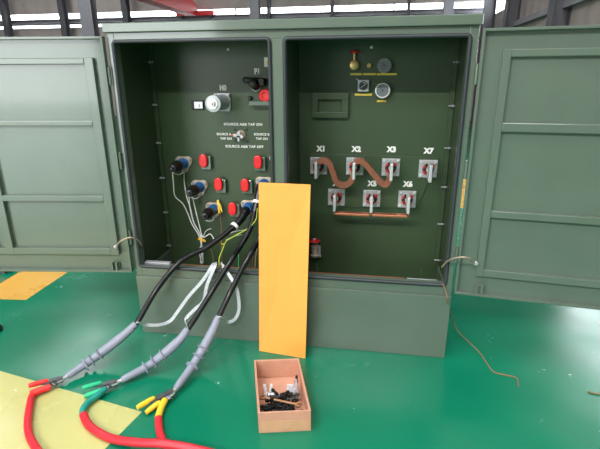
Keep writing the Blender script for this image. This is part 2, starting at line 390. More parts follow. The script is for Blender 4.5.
def hexnut(g, p, r, h, ax=(0, -1, 0)): g.lathe(p, ax, [(0, r), (h, r)], 6)
# six high-voltage bushings; the left three carry black-capped inserts
def hv(u_, v_, cap=True):
    p = on(u_, v_); root = part_empty('high_voltage_bushing', p, cab)
    g = MB(); poly = []
    for k in range(36):
        a_ = 2*math.pi*k/36; r = .05+.0095*math.cos(3*(a_-math.radians(30)))
        poly.append(p+Vector((r*math.cos(a_), 0, r*math.sin(a_))))
    g.prism(poly, (0, -.012, 0)); g.build('flange', BRONZE, root, bevel=.002)
    for a_ in (30, 150, 270):
        q_ = p+Vector((.05*math.cos(math.radians(a_)), -.012, .05*math.sin(math.radians(a_)))); g = MB(); hexnut(g, q_, .008, .008); g.cyl(q_, q_+Vector((0, -.018, 0)), .004, seg=8); g.build('flange_nut', GALV, root)
    g = MB(); g.lathe(p, (0, -1, 0), [(.012, .034), (.035, .034), (.038, .032), (.078, .031)]); g.build('bushing_well', BLUE if True else PORC, root, smooth=True)
    if cap:
        g = MB(); g.lathe(p, (0, -1, 0), [(.072, .024), (.074, .029), (.09, .029), (.096, .034), (.12, .034), (.126, .03), (.17, .027), (.182, .021), (.184, .009), (.2, .008)]); g.build('dust_cap', BLACK, root, smooth=True)
        g = MB(); q_ = p+Vector((0, -.11, -.02)); g.tube([q_+Vector((.033*math.cos(t*math.pi/6), 0, -.01-.022*math.sin(t*math.pi/6))) for t in range(7)], .003, 6); g.build('bail', GALV, root, smooth=True)
    return p
hv(184.5, 163); hv(200.3, 186.5); hv(214.5, 208.5)
pB = [hv(249.5, 206.5, False), hv(264.5, 183.5, False), hv(278.5, 160.5, False)]
# red parking-stand covers
for u_, v_ in ((205.8, 158.6), (259.7, 159.8), (220.6, 181.8), (246.8, 182.6), (234.4, 206)):
    p = on(u_, v_+1); root = part_empty('parking_pocket', p, cab)
    g = MB(); g.box(p+Vector((-.024, -.03, -.058)), p+Vector((.042, 0, .026)), .003); g.build('pocket_bracket', GREEN, root)
    g = MB(); poly = []
    for k in range(13):
        a_ = math.pi*k/12; poly.append(p+Vector((.0255*math.cos(a_), -.028, .016+.0255*math.sin(a_))))
    for k in range(13):
        a_ = math.pi+math.pi*k/12; poly.append(p+Vector((.0255*math.cos(a_), -.028, -.016+.0255*math.sin(a_))))
    g.prism(poly, (0, -.026, 0)); g.build('red_cover', RED, root, bevel=.007)
# H0 neutral bushing
p = on(223, 102.2); root = part_empty('neutral_bushing', p, cab)
g = MB(); g.box(p+Vector((-.05, -.014, -.052)), p+Vector((.05, 0, .052)), .003); g.build('mounting_plate', GALV, root)
g = MB(); g.lathe(p, (0, -1, 0), [(.014, .047), (.02, .047), (.03, .044), (.14, .044), (.155, .0455), (.178, .0455), (.18, .041)]); g.build('insulator', PORC, root, smooth=True)
g = MB(); g.lathe(p, (0, -1, 0), [(.18, .03), (.186, .03), (.186, .016), (.198, .016), (.198, .007), (.213, .007)], 20); g.build('terminal', STEEL, root, smooth=True)
for sx in (-1, 1):
    for sz in (-1, 1):
        g = MB(); hexnut(g, p+Vector((sx*.04, -.014, sz*.042)), .009, .01); g.build('plate_nut', GALV, root)
p = on(198.3, 105); root = part_empty('ground_pad', p, cab)
g = MB(); g.box(p+Vector((-.04, -.012, -.028)), p+Vector((.036, 0, .028)), .002); g.build('pad_block', DARK, root)
g = MB(); g.box(p+Vector((-.02, -.018, -.02)), p+Vector((.034, -.012, .02)), .002); g.cyl(p+Vector((.005, -.018, 0)), p+Vector((.005, -.028, 0)), .009, seg=12); g.build('ground_plate', STEEL, root)
# F1 fuse holders with drip tray and red cap
p = on(256.5, 83.5); root = part_empty('fuse_holder', p, cab)
g = MB(); g.lathe(p, (0, -1, 0), [(0, .036), (.012, .036), (.02, .03), (.07, .028), (.085, .022), (.09, .012)]); g.build('fuse_body', BLACKM, root, smooth=True)
g = MB(); cpt = p+Vector((-.052, -.04, .018)); g.tube([cpt+Vector((.016*math.cos(t*math.pi/8), 0, .013*math.sin(t*math.pi/8))) for t in range(16)], .007, 8, True); g.bar(cpt+Vector((.014, 0, 0)), p+Vector((0, -.04, .012)), .014, .012); g.build('pull_ring', BLACKM, root, smooth=True)
g = MB(); g.box(p+Vector((.02, -.06, -.012)), p+Vector((.062, -.012, .03)), .006); g.build('fuse_clip', BLACKM, root)
g = MB(); g.tube([p+Vector((.03*math.cos(math.pi+t*math.pi/10), -.02, -.008+.034*math.sin(math.pi+t*math.pi/10))) for t in range(11)], .003, 6); g.build('retaining_ring', GALV, root, smooth=True)
p = on(266.3, 95.5); g = MB(); g.lathe(p, (0, -1, 0), [(0, .037), (.03, .037), (.036, .031), (.036, .02), (.028, .018)]); g.build('red_cap', RED, cab, origin=p, smooth=True)
p = on(260, 101); g = MB(); g.box(p+Vector((-.058, -.05, -.022)), p+Vector((.09, 0, -.018))); g.box(p+Vector((-.058, -.05, -.018)), p+Vector((.09, -.046, 0))); g.box(p+Vector((-.058, -.05, -.018)), p+Vector((-.054, 0, 0)))
o = g.build('drip_tray', GREEN, cab, origin=p)
g = MB(); g.lathe(on(250.5, 98), (0, -1, 0), [(0, .012), (.02, .012), (.024, .008)], 14); g.build('tray_knob', BLACKM, o, smooth=True)
p = on(266.6, 62.2); g = MB(); g.box(p+Vector((-.014, -.002, -.026)), p+Vector((.014, 0, .026))); o = g.build('warning_label', WHITE, cab, origin=p)
g = MB(); g.box(p+Vector((0, -.003, -.014)), p+Vector((.013, -.002, .008))); g.build('label_print', YELLOW, o)
# tap switch
p = on(241, 135.3); root = part_empty('tap_switch', p, cab)
g = MB(); g.lathe(p, (0, -1, 0), [(0, .03), (.008, .03), (.012, .024), (.03, .02), (.034, .014)], 24); g.build('switch_base', BRONZE, root, smooth=True)
g = MB(); g.bar(p+Vector((-.034, -.045, .006)), p+Vector((.03, -.045, -.006)), .02, .018, bev=.004); g.cyl(p+Vector((0, -.03, 0)), p+Vector((0, -.055, 0)), .011, seg=14); g.bar(p+Vector((-.004, -.04, -.03)), p+Vector((.004, -.04, .03)), .01, .014, (0, 1, 0)); g.build('switch_handle', GALV, root)
g = MB(); g.box(p+Vector((-.046, -.052, -.002)), p+Vector((-.028, -.036, .014)), .003); g.build('handle_tip', REDB, root)
for dx, dz in ((-.036, .034), (.036, .034), (-.036, -.034), (.038, -.036)):
    g = MB(); hexnut(g, p+Vector((dx, 0, dz)), .0075, .009); g.build('switch_bolt', BLACKM, root)

# low-voltage side: raised mounting plate
g = MB(); g.prism([on(u_, v_) for u_, v_ in ((310.5, 153.6), (439.5, 157.2), (417, 207.8), (328, 207), (311, 181))], (0, -.008, 0)); g.build('bushing_plate', GREEN_SHADE, cab, bevel=.001)
XP = {}
def lv(u_, v_):
    p = on(u_, v_); XP[(u_, v_)] = p; root = part_empty('low_voltage_bushing', p, cab); h = .052
    g = MB(); g.box(p+Vector((-h, -.016, -h)), p+Vector((h, -.007, h)), .002); g.build('clamp_plate', GALV, root)
    for sx in (-1, 1):
        for sz in (-1, 1):
            g = MB(); q_ = p+Vector((sx*.04, -.016, sz*.04)); hexnut(g, q_, .009, .008); g.cyl(q_, q_+Vector((0, -.02, 0)), .0045, seg=8); g.build('clamp_nut', STEEL, root)
    g = MB(); g.lathe(p, (0, -1, 0), [(.016, .033), (.02, .033), (.02, .02), (.024, .019)], 24); g.build('bushing_recess', DARK, root, smooth=True)
    g = MB()
    for a0, a1 in ((20, 95), (200, 320), (130, 170)):
        g.tube([p+Vector((0.029*math.cos(math.radians(a0+(a1-a0)*t/8)), -.024, .029*math.sin(math.radians(a0+(a1-a0)*t/8)))) for t in range(9)], .0065, 8)
    g.tube([p+Vector((.012, -.024, .012)), p+Vector((.032, -.024, .027))], .006, 8); g.build('seal_ring', REDB, root, smooth=True)
    g = MB(); g.lathe(p, (0, -1, 0), [(.02, .014), (.06, .014)], 16)
    g.box(p+Vector((-.008, -.155, -.05)), p+Vector((.008, -.05, .045)), .002); g.build('spade', STEEL, root)
    return p
x1 = lv(319, 165.5); x2 = lv(355, 166); x3 = lv(390.7, 167); x7 = lv(427.8, 168.5); x4 = lv(336.6, 196.8); x5 = lv(371.7, 198); x6 = lv(406.9, 198.8)
STRAP = mat('copper_strap', (176, 112, 88), .42, .45, .12, 40)
def strap(pts):
    root = None; P = smoothpts(pts, 8)
    n_ = 5
    for k in range(n_):
        off = (k-(n_-1)/2)*.006; Q = []
        for i, p_ in enumerate(P):
            t = P[min(i+1, len(P)-1)]-P[max(i-1, 0)]; t.normalize(); s_ = t.cross(Vector((0, 1, 0))).normalized(); Q.append(p_+s_*off)
        g = MB(); g.sweep(Q, [(-.0019, -.026), (.0019, -.026), (.0019, .026), (-.0019, .026)], False, (0, 1, 0))
        o = g.build('copper_strap' if root is None else 'strap_leaf', STRAP, root or cab)
        root = root or o
yS = D-.12
def xs_(u_, v_): return PY(u_, v_, yS)
strap([xs_(318.5, 161.5), xs_(324, 160), xs_(329.5, 163), xs_(333, 172), xs_(337, 182), xs_(344, 185), xs_(351, 181), xs_(353.2, 173)])
strap([xs_(354.5, 162), xs_(360, 160.5), xs_(366, 164.5), xs_(373, 173), xs_(380, 181.5), xs_(385.5, 184.3), xs_(389, 180), xs_(390.3, 173)])
def cbar(a_, b_, za):
    g = MB(); g.box((a_.x-.004, D-.155, za-.007), (b_.x+.004, D-.11, za+.006), .002)
    for q_ in (a_, b_): g.box((q_.x-.012, D-.15, za), (q_.x-.0085, D-.115, q_.z-.02)) if q_ is a_ else g.box((q_.x+.0085, D-.15, za), (q_.x+.012, D-.115, q_.z-.02))
    g.build('copper_bar', COPPER, cab, origin=a_)
zbar = PY(352, 213, yS).z
cbar(x4+Vector((.006, 0, 0)), x5-Vector((.012, 0, 0)), zbar); cbar(x5+Vector((.012, 0, 0)), x6-Vector((.006, 0, 0)), PY(388, 214.3, yS).z)
# gauges and valves
p = on(354.3, 65.3); root = part_empty('sampling_valve', p, cab)
g = MB(); g.lathe(p, (0, -1, 0), [(0, .02), (.01, .027), (.03, .027), (.034, .02), (.04, .02), (.042, .012)], 20); g.build('valve_body', BRASS, root, smooth=True)
g = MB(); g.cyl(p+Vector((0, -.02, .02)), p+Vector((0, -.02, .06)), .007, seg=12); g.build('valve_stem', BRASS, root, smooth=True)
g = MB(); g.lathe(p+Vector((0, -.02, .06)), (0, 0, 1), [(0, .012), (.004, .024), (.012, .026), (.016, .02)], 14); g.build('handwheel', RED, root, smooth=True)
p = on(369.2, 65.5); g = MB(); g.lathe(p, (0, -1, 0), [(0, .014), (.01, .014), (.012, .011), (.025, .01)], 6); g.build('brass_plug', BRASS, cab, origin=p)
def gauge(u_, v_, r, dial, rim, name):
    p = on(u_, v_); root = part_empty(name, p, cab)
    g = MB(); g.lathe(p, (0, -1, 0), [(0, r*.9), (.02, r), (.045, r), (.048, r*.9), (.044, r*.82)], 32); g.build('bezel', rim, root, smooth=True)
    g = MB(); g.lathe(p+Vector((0, -.0445, 0)), (0, -1, 0), [(0, r*.82), (.0008, r*.82)], 32); g.build('dial', dial, root)
    g = MB()
    for k in range(11):
        a_ = math.radians(225-27*k); c_ = Vector((math.cos(a_), 0, math.sin(a_))); g.bar(p+c_*r*.6+Vector((0, -.046, 0)), p+c_*r*.74+Vector((0, -.046, 0)), .0012, .0022, (0, 1, 0))
    g.build('scale_marks', BLACKM if dial is GLASSD else WHITE, root)
    g = MB(); c_ = Vector((math.cos(2.4), 0, math.sin(2.4))); g.bar(p-c_*r*.2+Vector((0, -.047, 0)), p+c_*r*.62+Vector((0, -.047, 0)), .001, .003, (0, 1, 0)); g.cyl(p+Vector((0, -.0455, 0)), p+Vector((0, -.049, 0)), .004, seg=10); g.build('pointer', RED if dial is DIALD else BLACKM, root)
GDM = mat('gauge_grey_dial', (104, 110, 114), .3)
gauge(384.2, 65.8, .038, GDM, GALV, 'pressure_gauge'); gauge(382.5, 90.3, .041, GLASSD, WHITE, 'temperature_gauge')
p = on(363.6, 85.6); root = part_empty('level_gauge', p, cab)
g = MB(); g.box(p+Vector((-.032, -.03, -.032)), p+Vector((.03, 0, .032)), .003); g.build('gauge_housing', GALV, root)
g = MB(); g.lathe(p+Vector((0, -.03, 0)), (0, -1, 0), [(0, .024), (.004, .024)], 24); g.build('dial', DIALD, root, smooth=True)
g = MB(); g.bar(p+Vector((-.014, -.036, -.01)), p+Vector((.014, -.036, .01)), .002, .004, (0, 1, 0)); g.bar(p+Vector((-.004, -.036, .016)), p+Vector((.014, -.036, .014)), .002, .004, (0, 1, 0)); g.build('pointer', WHITE, root)
g = MB(); g.bar(p+Vector((-.03, -.02, .03)), p+Vector((-.042, -.02, .038)), .008, .006); g.build('lug', GALV, root)
for u0_, u1_, v_ in ((350.2, 361.6, 74.2), (363, 375.8, 74.1), (376.8, 396.8, 74.2), (354.8, 372, 94.6), (376.8, 386.2, 101)):
    a_ = on(u0_, v_); b_ = on(u1_, v_); g = MB(); g.box((a_.x, D-.0015, a_.z-.0055), (b_.x, D, b_.z+.0055)); g.build('name_strip', YELLOW, cab, origin=a_)
a_ = on(312.5, 93); b_ = on(348.5, 117.8); root = part_empty('document_pocket', (a_+b_)/2, cab)
g = MB(); q0 = on(318.5, 99.3); q1 = on(341.8, 111.8)
g.box((a_.x, D-.03, q0.z), (b_.x, D, a_.z)); g.box((a_.x, D-.03, b_.z), (b_.x, D, q1.z)); g.box((a_.x, D-.03, q1.z), (q0.x, D, q0.z)); g.box((q1.x, D-.03, q1.z), (b_.x, D, q0.z))
g.build('pocket_frame', GREEN_SHADE, root, bevel=.003)
g = MB(); g.box((q0.x, D-.004, q1.z), (q1.x, D, q0.z)); g.build('pocket_back', GREEN_SHADE, root)
# drain valve
p = on(315.5, 246.5); root = part_empty('drain_valve', p, cab)
g = MB(); g.cyl(p, p+Vector((0, -.07, 0)), .018, seg=16); g.lathe(p+Vector((.004, -.06, -.045)), (0, 0, 1), [(0, .022), (.012, .026), (.02, .018), (.06, .018), (.066, .024), (.074, .024)], 16); g.build('valve_body', BRONZE, root, smooth=True)
g = MB(); g.cyl(p+Vector((.032, -.055, -.04)), p+Vector((.032, -.055, .026)), .008, seg=10); g.lathe(p+Vector((.032, -.055, -.045)), (0, 0, 1), [(0, .014), (.01, .014)], 6); g.build('side_pipe', GALV, root, smooth=True)
g = MB(); hw = p+Vector((.0, -.06, .052)); g.lathe(hw, (0, 0, 1), [(0, .012), (.002, .03), (.008, .036), (.014, .03), (.014, .012)], 20); g.build('handwheel', RED, root, smooth=True)
g = MB(); hexnut(g, hw+Vector((0, 0, .014)), .006, .008, (0, 0, 1)); g.build('wheel_nut', WHITE, root)
# earth bar and tabs behind the sill
a_ = PY(170, 264.5, .085); b_ = PY(402, 278, .085)
g = MB(); g.box((OL+.03, .07, .405), (1.56, .1, .424), .002); g.build('copper_earth_bar', COPPER, cab)
g = MB(); g.box((1.57, .07, .405), (1.735, .1, .423), .002); g.build('tinned_earth_bar', STEEL, cab)
g = MB(); g.box((OL+.005, .03, .44), (.2, .06, .452), .002); g.build('sill_strip', GALV, cab)
for u_, v_ in ((316.7, 269), (420.5, 274.5)):
    q_ = PY(u_, v_, .16); g = MB(); g.box(q_+Vector((-.004, 0, -.06)), q_+Vector((.004, .03, .025))); g.build('earth_tab', GREEN_SHADE, cab, origin=q_)

# ------------------------------------------------------------------ leaning orange board
t0 = Vector((.771, -.03, .968)); t1 = Vector((1.045, -.03, .965)); b0 = PZ(259.2, 351, .001); b1 = PZ(305.4, 358.7, .001)
g = MB(); nd = (t1-t0).cross(b0-t0).normalized(); nd = nd if nd.y > 0 else -nd
g.prism([t0, t1, b1, b0], nd*.012); tag(g.build('board', ORANGE, origin=(b0+b1)/2, bevel=.0015), 'tall orange-yellow flat board leaning against the centre post of the open cabinet', 'board')

# ------------------------------------------------------------------ cardboard box and what lies in it
cA, cB, cC_, cD = [PZ(*q_, .109) for q_ in ((254.6, 360.1), (298.3, 358.2), (310.9, 410.4), (258.2, 412.8))]
ex = ((cB-cA)+(cC_-cD)).normalized(); ey = ((cA-cD)+(cB-cC_)).normalized()
bc = (cA+cB+cC_+cD)/4; bc.z = 0; bw = .229; bl = .391; bh = .108; ez = Vector((0, 0, 1)); tk = .004
bx = thing('cardboard_box', bc, 'small open brown cardboard box of metal bits on the floor before the orange board', 'box')
def bp(x, y, z): return bc+ex*x+ey*y+ez*z
g = MB(); g.obox(bp(0, 0, tk/2+.001), [ex, ey, ez], [bw/2, bl/2, tk/2]); g.build('box_bottom', CARD, bx)
for sx in (-1, 1):
    g = MB(); g.obox(bp(sx*(bw/2-tk/2), 0, bh/2+.003), [ex, ey, ez], [tk/2, bl/2, bh/2-.002]); g.obox(bp(sx*(bw/2-tk*1.6), 0, bh-.02), [ex, ey, ez], [tk/2, bl/2-.005, .02]); g.build('side_panel', CARD, bx, bevel=.001)
for sy in (-1, 1):
    g = MB(); g.obox(bp(0, sy*(bl/2-tk/2), bh/2+.003), [ex, ey, ez], [bw/2-tk, tk/2, bh/2-.002]); g.obox(bp(0, sy*(bl/2-tk*1.6), bh/2+.003), [ex, ey, ez], [bw/2-tk, tk/2, bh/2-.004]); g.build('end_panel', CARD, bx, bevel=.001)
g = MB(); g.obox(bp(0, -bl/2-.0004, .036), [ex, ey, ez], [bw/2-.012, .0004, .026]); g.build('packing_tape', TAPE, bx)
zb0 = tk+.002
def bolt(p, ax, L, r, m, label, grp, name='loose_bolt', cat='bolt'):
    ax = Vector(ax).normalized(); g = MB(); g.lathe(p, ax, [(0, r*1.9), (r*1.3, r*1.9)], 6); g.cyl(p+ax*r*1.3, p+ax*L, r, seg=10); g.lathe(p+ax*L*.62, ax, [(0, r*1.8), (r*1.2, r*1.8)], 6)
    return tag(g.build(name, m, origin=p), label, cat, grp)
proto = None
for k in range(84):
    x = random.uniform(-.088, .062); y = random.uniform(-.175, -.0); lay = k//22
    z = zb0+.012+lay*.016+random.uniform(0, .004)
    th = random.uniform(0, 6.28)
    x = max(-.072, min(.07, x*(1-.12*lay))); y = max(-.14, min(.03, y))
    if proto is None:
        o = proto = bolt(Vector((0, 0, 0)), (1, 0, 0), .042, .0052, BLACKM, 'loose black bolt with a nut, heaped in the cardboard box', 'black bolts in the cardboard box', 'black_bolt')
    else: o = proto.copy(); C.objects.link(o)
    o.location = bp(x, y, z); o.rotation_euler = (random.uniform(0, 6), random.uniform(-.25, .25), th)
# combination spanner lying across the heap
def spanner():
    a_ = bp(-.086, -.035, .062); b_ = bp(.072, -.118, .078); d_ = (b_-a_).normalized(); sd = d_.cross(ez).normalized(); un = sd.cross(d_)
    g = MB(); g.obox((a_+b_)/2, [d_, sd, un], [(b_-a_).length/2-.006, .0055, .003], .0015)
    for c_, s_ in ((a_, -1), (b_, 1)):
        pts_ = []
        for t in range(17):
            an = math.radians(45+270*t/16) if s_ == 1 else math.radians(360*t/16)
            pts_.append(c_+(d_*(-math.cos(an)*-1 if s_ == -1 else math.cos(an))+sd*math.sin(an))*.0125)
        g.sweep(pts_ if s_ == 1 else pts_[:-1], [(-.0045, -.004), (.0045, -.004), (.0045, .004), (-.0045, .004)], s_ == -1, un)
    tag(g.build('spanner', mat('worn_spanner_steel', (176, 138, 108), .4, .6, .1, 40), origin=a_), 'long spanner lying slantwise over the black bolts in the cardboard box', 'spanner')
spanner()
# white plastic clip
g = MB(); q_ = bp(-.056, .05, zb0)
g.obox(q_+ez*.003, [ex, ey, ez], [.018, .012, .003])
for sx in (-1, 1): g.bar(q_+ex*sx*.008, q_+ex*sx*.017+ez*.055+ey*.01, .013, .005, ey)
tag(g.build('plastic_clip', WHITE, origin=q_), 'white forked plastic clip standing in the cardboard box at its left side', 'clip')
g = MB(); q_ = bp(.045, .03, zb0)
g.bar(q_, q_+ez*.062+ex*.008+ey*.012, .032, .012, ey, .004); g.bar(q_+ez*.004+ex*.022, q_+ez*.05+ex*.03, .014, .01, ey, .003)
tag(g.build('plastic_bracket', mat('pale_grey_plastic', (200, 202, 206), .5), origin=q_), 'pale grey plastic bracket propped up in the right half of the cardboard box', 'bracket')
bolt(bp(.078, .045, zb0+.01), ex*.1+ey*.25+ez*.9, .085, .006, BLACKM, 'long black bolt standing upright beside the pale grey bracket in the box', None, 'upright_bolt')
bolt(bp(.084, .0, zb0+.012), ex*-.05+ey*.35+ez*.8, .09, .006, GALV, 'long grey steel bolt leaning on the right wall of the cardboard box', None, 'steel_bolt')
bolt(bp(-.058, -.02, .064), ex*.7-ey*.2+ez*.1, .03, .006, GALV, 'short silver bolt on top of the black bolts below the white clip', None, 'silver_bolt')

# ------------------------------------------------------------------ three test cables with grey terminations
NAMES = [('left', 'black cable hanging furthest left, its grey sleeve ending at the red clamp'), ('mid', 'middle black cable over the sill, its grey sleeve ending at the green clamp'), ('right', 'black cable nearest the orange board, its grey sleeve ending at the yellow clamp')]
def R3(u_, v_, z): return PZ(u_, v_, z)
cables = [
 dict(elbow=[pB[0]+Vector((0, -.05, 0)), pB[0]+Vector((-.005, -.10, -.012)), PY(241, 219, .28), PY(232.5, 228.5, .225)], tapes=[.93], black=[PY(220, 238, .16), PY(205, 248.5, .09), PY(189, 256, .03), PY(175.5, 266, -.035), R3(155, 292, .33), R3(136.3, 323.5, .2)], sleeve=[R3(124, 335, .145), R3(107, 348.5, .095), R3(88, 362.5, .05), R3(67, 376.5, .03)], sheds=[.61, .71, .81]),
 dict(elbow=[pB[1]+Vector((0, -.05, 0)), PY(260.5, 189, .31), PY(257.8, 199, .28), PY(254.8, 212, .24)], tapes=[.75], black=[PY(250, 229, .17), PY(239.5, 247.5, .07), PY(230, 262, -.03), R3(211.5, 292, .35), R3(188, 329, .2)], sleeve=[R3(179.5, 340, .155), R3(166, 352.5, .1), R3(147, 366.5, .05), R3(121.5, 380.3, .03)], sheds=[.56, .67, .78]),
 dict(elbow=[pB[2]+Vector((0, -.05, 0)), pB[2]+Vector((.0, -.1, -.015)), PY(276.5, 178, .29), PY(274, 190, .255)], tapes=[.8], black=[PY(267, 215, .19), PY(258, 241, .07), PY(247.5, 259, -.03), R3(231, 291, .36), R3(219, 316.5, .25)], sleeve=[R3(212.5, 331, .19), R3(204, 347, .12), R3(192, 366.5, .055), R3(175.5, 389, .03)], sheds=[.53, .64, .75]),
]
ends = []
for cd_, (nm, lab) in zip(cables, NAMES):
    end = cd_['sleeve'][-1]; root = thing('test_cable', (end.x, end.y, 0), lab, 'cable', 'black test cables with grey terminations')
    el = smoothpts(cd_['elbow'], 8); g = MB(); g.tube(el, .026, 14, False, [1.15 if i < 10 else 1.0-.012*(i-10) for i in range(len(el))]); eo = g.build('elbow_connector', BLACK, root, smooth=True)
    for f_ in cd_['tapes']:
        i = int(f_*(len(el)-1)); t = (el[min(i+1, len(el)-1)]-el[i-1]).normalized(); g = MB(); g.cyl(el[i]-t*.009, el[i]+t*.009, .0272, seg=20); o = g.build('white_tape', WHITE, root, smooth=True); o['label'] = 'white tape band'
    bl_ = smoothpts([el[-2]]+cd_['black']+[cd_['sleeve'][0]], 9); nb = len(bl_)-7
    g = MB(); g.tube(bl_[:nb], .0158, 14); g.build('black_sheath', BLACK, root, smooth=True)
    sl = smoothpts([cd_['black'][-1]]+cd_['sleeve'], 12); ns = len(sl)
    def rad(f_):
        K = [(0, .0175), (.05, .021), (.2, .0225), (.36, .0255), (.54, .026), (.64, .0225), (.8, .0205), (.97, .018), (1, .014)]
        for (a0, r0_), (a1, r1_) in zip(K, K[1:]):
            if f_ <= a1: return r0_+(r1_-r0_)*(f_-a0)/(a1-a0)
        return .014
    g = MB(); g.tube(sl, 1.0, 16, False, [rad(i/(ns-1)) for i in range(ns)]); so = g.build('termination_sleeve', GREYS, root, smooth=True)
    for f_ in cd_['sheds']:
        i = int(f_*(ns-1)); t = (sl[i+1]-sl[i-1]).normalized(); g = MB(); rr = min(.038, .038); 
        g.lathe(sl[i]-t*.006, t, [(0, .022), (.004, .0355), (.006, .0365), (.008, .034), (.012, .022)], 24); g.build('rain_shed', GREYS, so, smooth=True)
    t = (sl[-1]-sl[-4]).normalized(); t.z = 0; t.normalize(); e0_ = sl[-1]
    g = MB(); g.cyl(e0_-t*.01, e0_+t*.028, .0095, seg=14); g.obox(e0_+t*.048-ez*.002, [t, t.cross(ez), ez], [.024, .013, .003], .002); g.build('cable_lug', STEEL, root, smooth=True)
    ends.append((e0_, t))
    cd_['root'] = root
# braid shield leads of the terminations (flat white braid)
def braid(root, pts):
    g = MB(); P = smoothpts(pts, 8); g.sweep(P, [(-.009, -.0012), (.009, -.0012), (.009, .0012), (-.009, .0012)], False, (.25, -.95, .2)); o = g.build('shield_braid', BRAID, root); o['label'] = 'flat white braid'
braid(cables[0]['root'], [PY(214, 263, .05), PY(212, 266, -.03), PY(203, 280, -.055), PY(189, 296, -.07), PY(178, 311, -.085), PY(170, 321, -.11), PY(158, 325, -.16), PY(145, 324.5, -.20), R3(137, 322.5, .225)])
braid(cables[1]['root'], [PY(216, 263, .05), PY(214.5, 267, -.03), PY(207, 285, -.055), PY(203.5, 301, -.06), PY(195, 309, -.09), PY(186, 319, -.13), R3(187.5, 328, .225)])
braid(cables[2]['root'], [PY(221, 263, .05), PY(224, 267.5, -.03), PY(231, 278, -.05), PY(237, 290, -.055), PY(239, 308, -.06), PY(235, 319, -.08), PY(227, 322, -.1), R3(219.5, 317, .27)])

# ------------------------------------------------------------------ clamps and red leads
JAW = mat('clamp_steel', (112, 114, 118), .35, .7, .2, 60)
def grip(g, a_, b_, r): 
    P = [a_+(b_-a_)*(i/6) for i in range(7)]; g.tube(P, r, 12, False, [.75, .95, 1, 1, 1.02, 1, .8])
def lead(i, label, gm, up0, up1, lo0, lo1, sleevepts, sleevem, redpts, rc=.0165):
    e0_, t = ends[i]; jc = e0_+t*.06; base = Vector((jc.x, jc.y, 0)); root = thing('test_lead', base, label, 'test lead', 'red test leads with clamps')
    zc_ = .03; A0 = PZ(*up0, zc_+.008); A1 = PZ(*up1, zc_+.012); B0 = PZ(*lo0, zc_-.004); B1 = PZ(*lo1, .018)
    sd = t.cross(ez).normalized()
    g = MB(); g.bar(e0_+t*.022+ez*.011, (A0+B0)/2+ez*.012, .026, .006, ez, .002); g.bar(e0_+t*.022-ez*.011, (A0+B0)/2-ez*.008, .026, .006, ez, .002)
    g.cyl((e0_+t*.062)+sd*.018, (e0_+t*.062)-sd*.018, .008, seg=12); g.bar((A0+B0)/2, A0+(A1-A0)*.6, .012, .007); g.bar((A0+B0)/2, B0+(B1-B0)*.6, .012, .007)
    for k in range(3): g.cyl(e0_+t*(.03+.012*k)+sd*.012-ez*.013, e0_+t*(.03+.012*k)+sd*.012+ez*.015, .003, seg=6)
    jaw = g.build('clamp_jaw', JAW, root)
    g = MB(); grip(g, A0, A1, .0125); g.build('clamp_handle', gm, root, smooth=True)
    g = MB(); grip(g, B0, B1, .0125); g.build('clamp_handle', gm, root, smooth=True)
    sp = smoothpts(sleevepts, 8); g = MB(); g.tube(sp, .0155, 14); o = g.build('lead_sleeve', sleevem, root, smooth=True)
    rp_ = smoothpts([sp[-3]]+redpts, 10); g = MB(); g.tube(rp_, rc, 14); g.build('red_cable', REDC, root, smooth=True)
lead(0, 'red lead whose red-handled clamp grips the leftmost grey cable end', REDG, (48.5, 380.5), (28.3, 385.8), (51, 386), (30, 393), [R3(50, 387, .026), R3(38, 391.5, .024), R3(32.5, 395, .02), R3(30.5, 401, .018)], REDG, [R3(28, 418, .018), R3(28.5, 432, .018), R3(33, 443, .018), R3(42, 455, .018), R3(60, 470, .018)])
lead(1, 'red lead with teal-taped end whose green-handled clamp grips the middle grey cable', TEAL, (101.6, 382.6), (82.6, 388), (103.6, 389.5), (84.2, 396.4), [R3(105, 389, .026), R3(97, 396, .024), R3(88.5, 402, .022), R3(83, 410, .02), R3(83.5, 416, .018)], TEALD, [R3(88, 424, .018), R3(97, 431.5, .018), R3(113, 439, .018), R3(138, 442.5, .036), R3(161, 443.5, .053), R3(187, 447.5, .053), R3(215, 454, .053)], .018)
lead(2, 'red lead with yellow-taped end whose yellow-handled clamp grips the rightmost grey cable', YELG, (154, 397.8), (137.3, 407.6), (160, 401.8), (146, 412.6), [R3(165, 400, .026), R3(161.5, 407, .022), R3(158.8, 415, .018), R3(158.3, 419, .018)], YELG, [R3(159, 428, .0175), R3(161, 436, .0175), R3(165.5, 444, .0175), R3(176, 452, .0175), R3(200, 461, .0175)])

# ------------------------------------------------------------------ loose wires in the left compartment
WW = mat('white_string', (222, 223, 220), .6)
def lw(name, pts, r, m, label, cat='wire', grp=None):
    p0 = Vector(pts[-1]); return tag(wire(name, pts, r, m, None, p0), label, cat, grp)
lw('drain_wire', [on(172.5, 172, .1), on(173.5, 184, .09), on(175, 196, .07), on(183, 204, .05), on(188, 214, .05), on(192, 224, .06), on(200, 238, .06), on(201.5, 252, .06), on(200.5, 263, .05)], .0034, WW, 'white wire hanging from the topmost black-capped bushing, leftmost strand')
lw('drain_wire', [on(184, 172, .02), on(184.5, 184, .02), on(187, 198, .04), on(190.5, 208, .05), on(194, 222, .06), on(200.5, 236, .065), on(202.5, 251, .06), on(203, 263, .05)], .0034, WW, 'white wire dropping straight below the flange of the topmost bushing')
lw('drain_wire', [on(189, 196, .09), on(190, 208, .08), on(193.5, 222, .07), on(199, 232, .07), on(202, 240, .07), on(199.5, 252, .07), on(202, 264, .06)], .0034, WW, 'white wire hanging under the black cap of the middle left bushing')
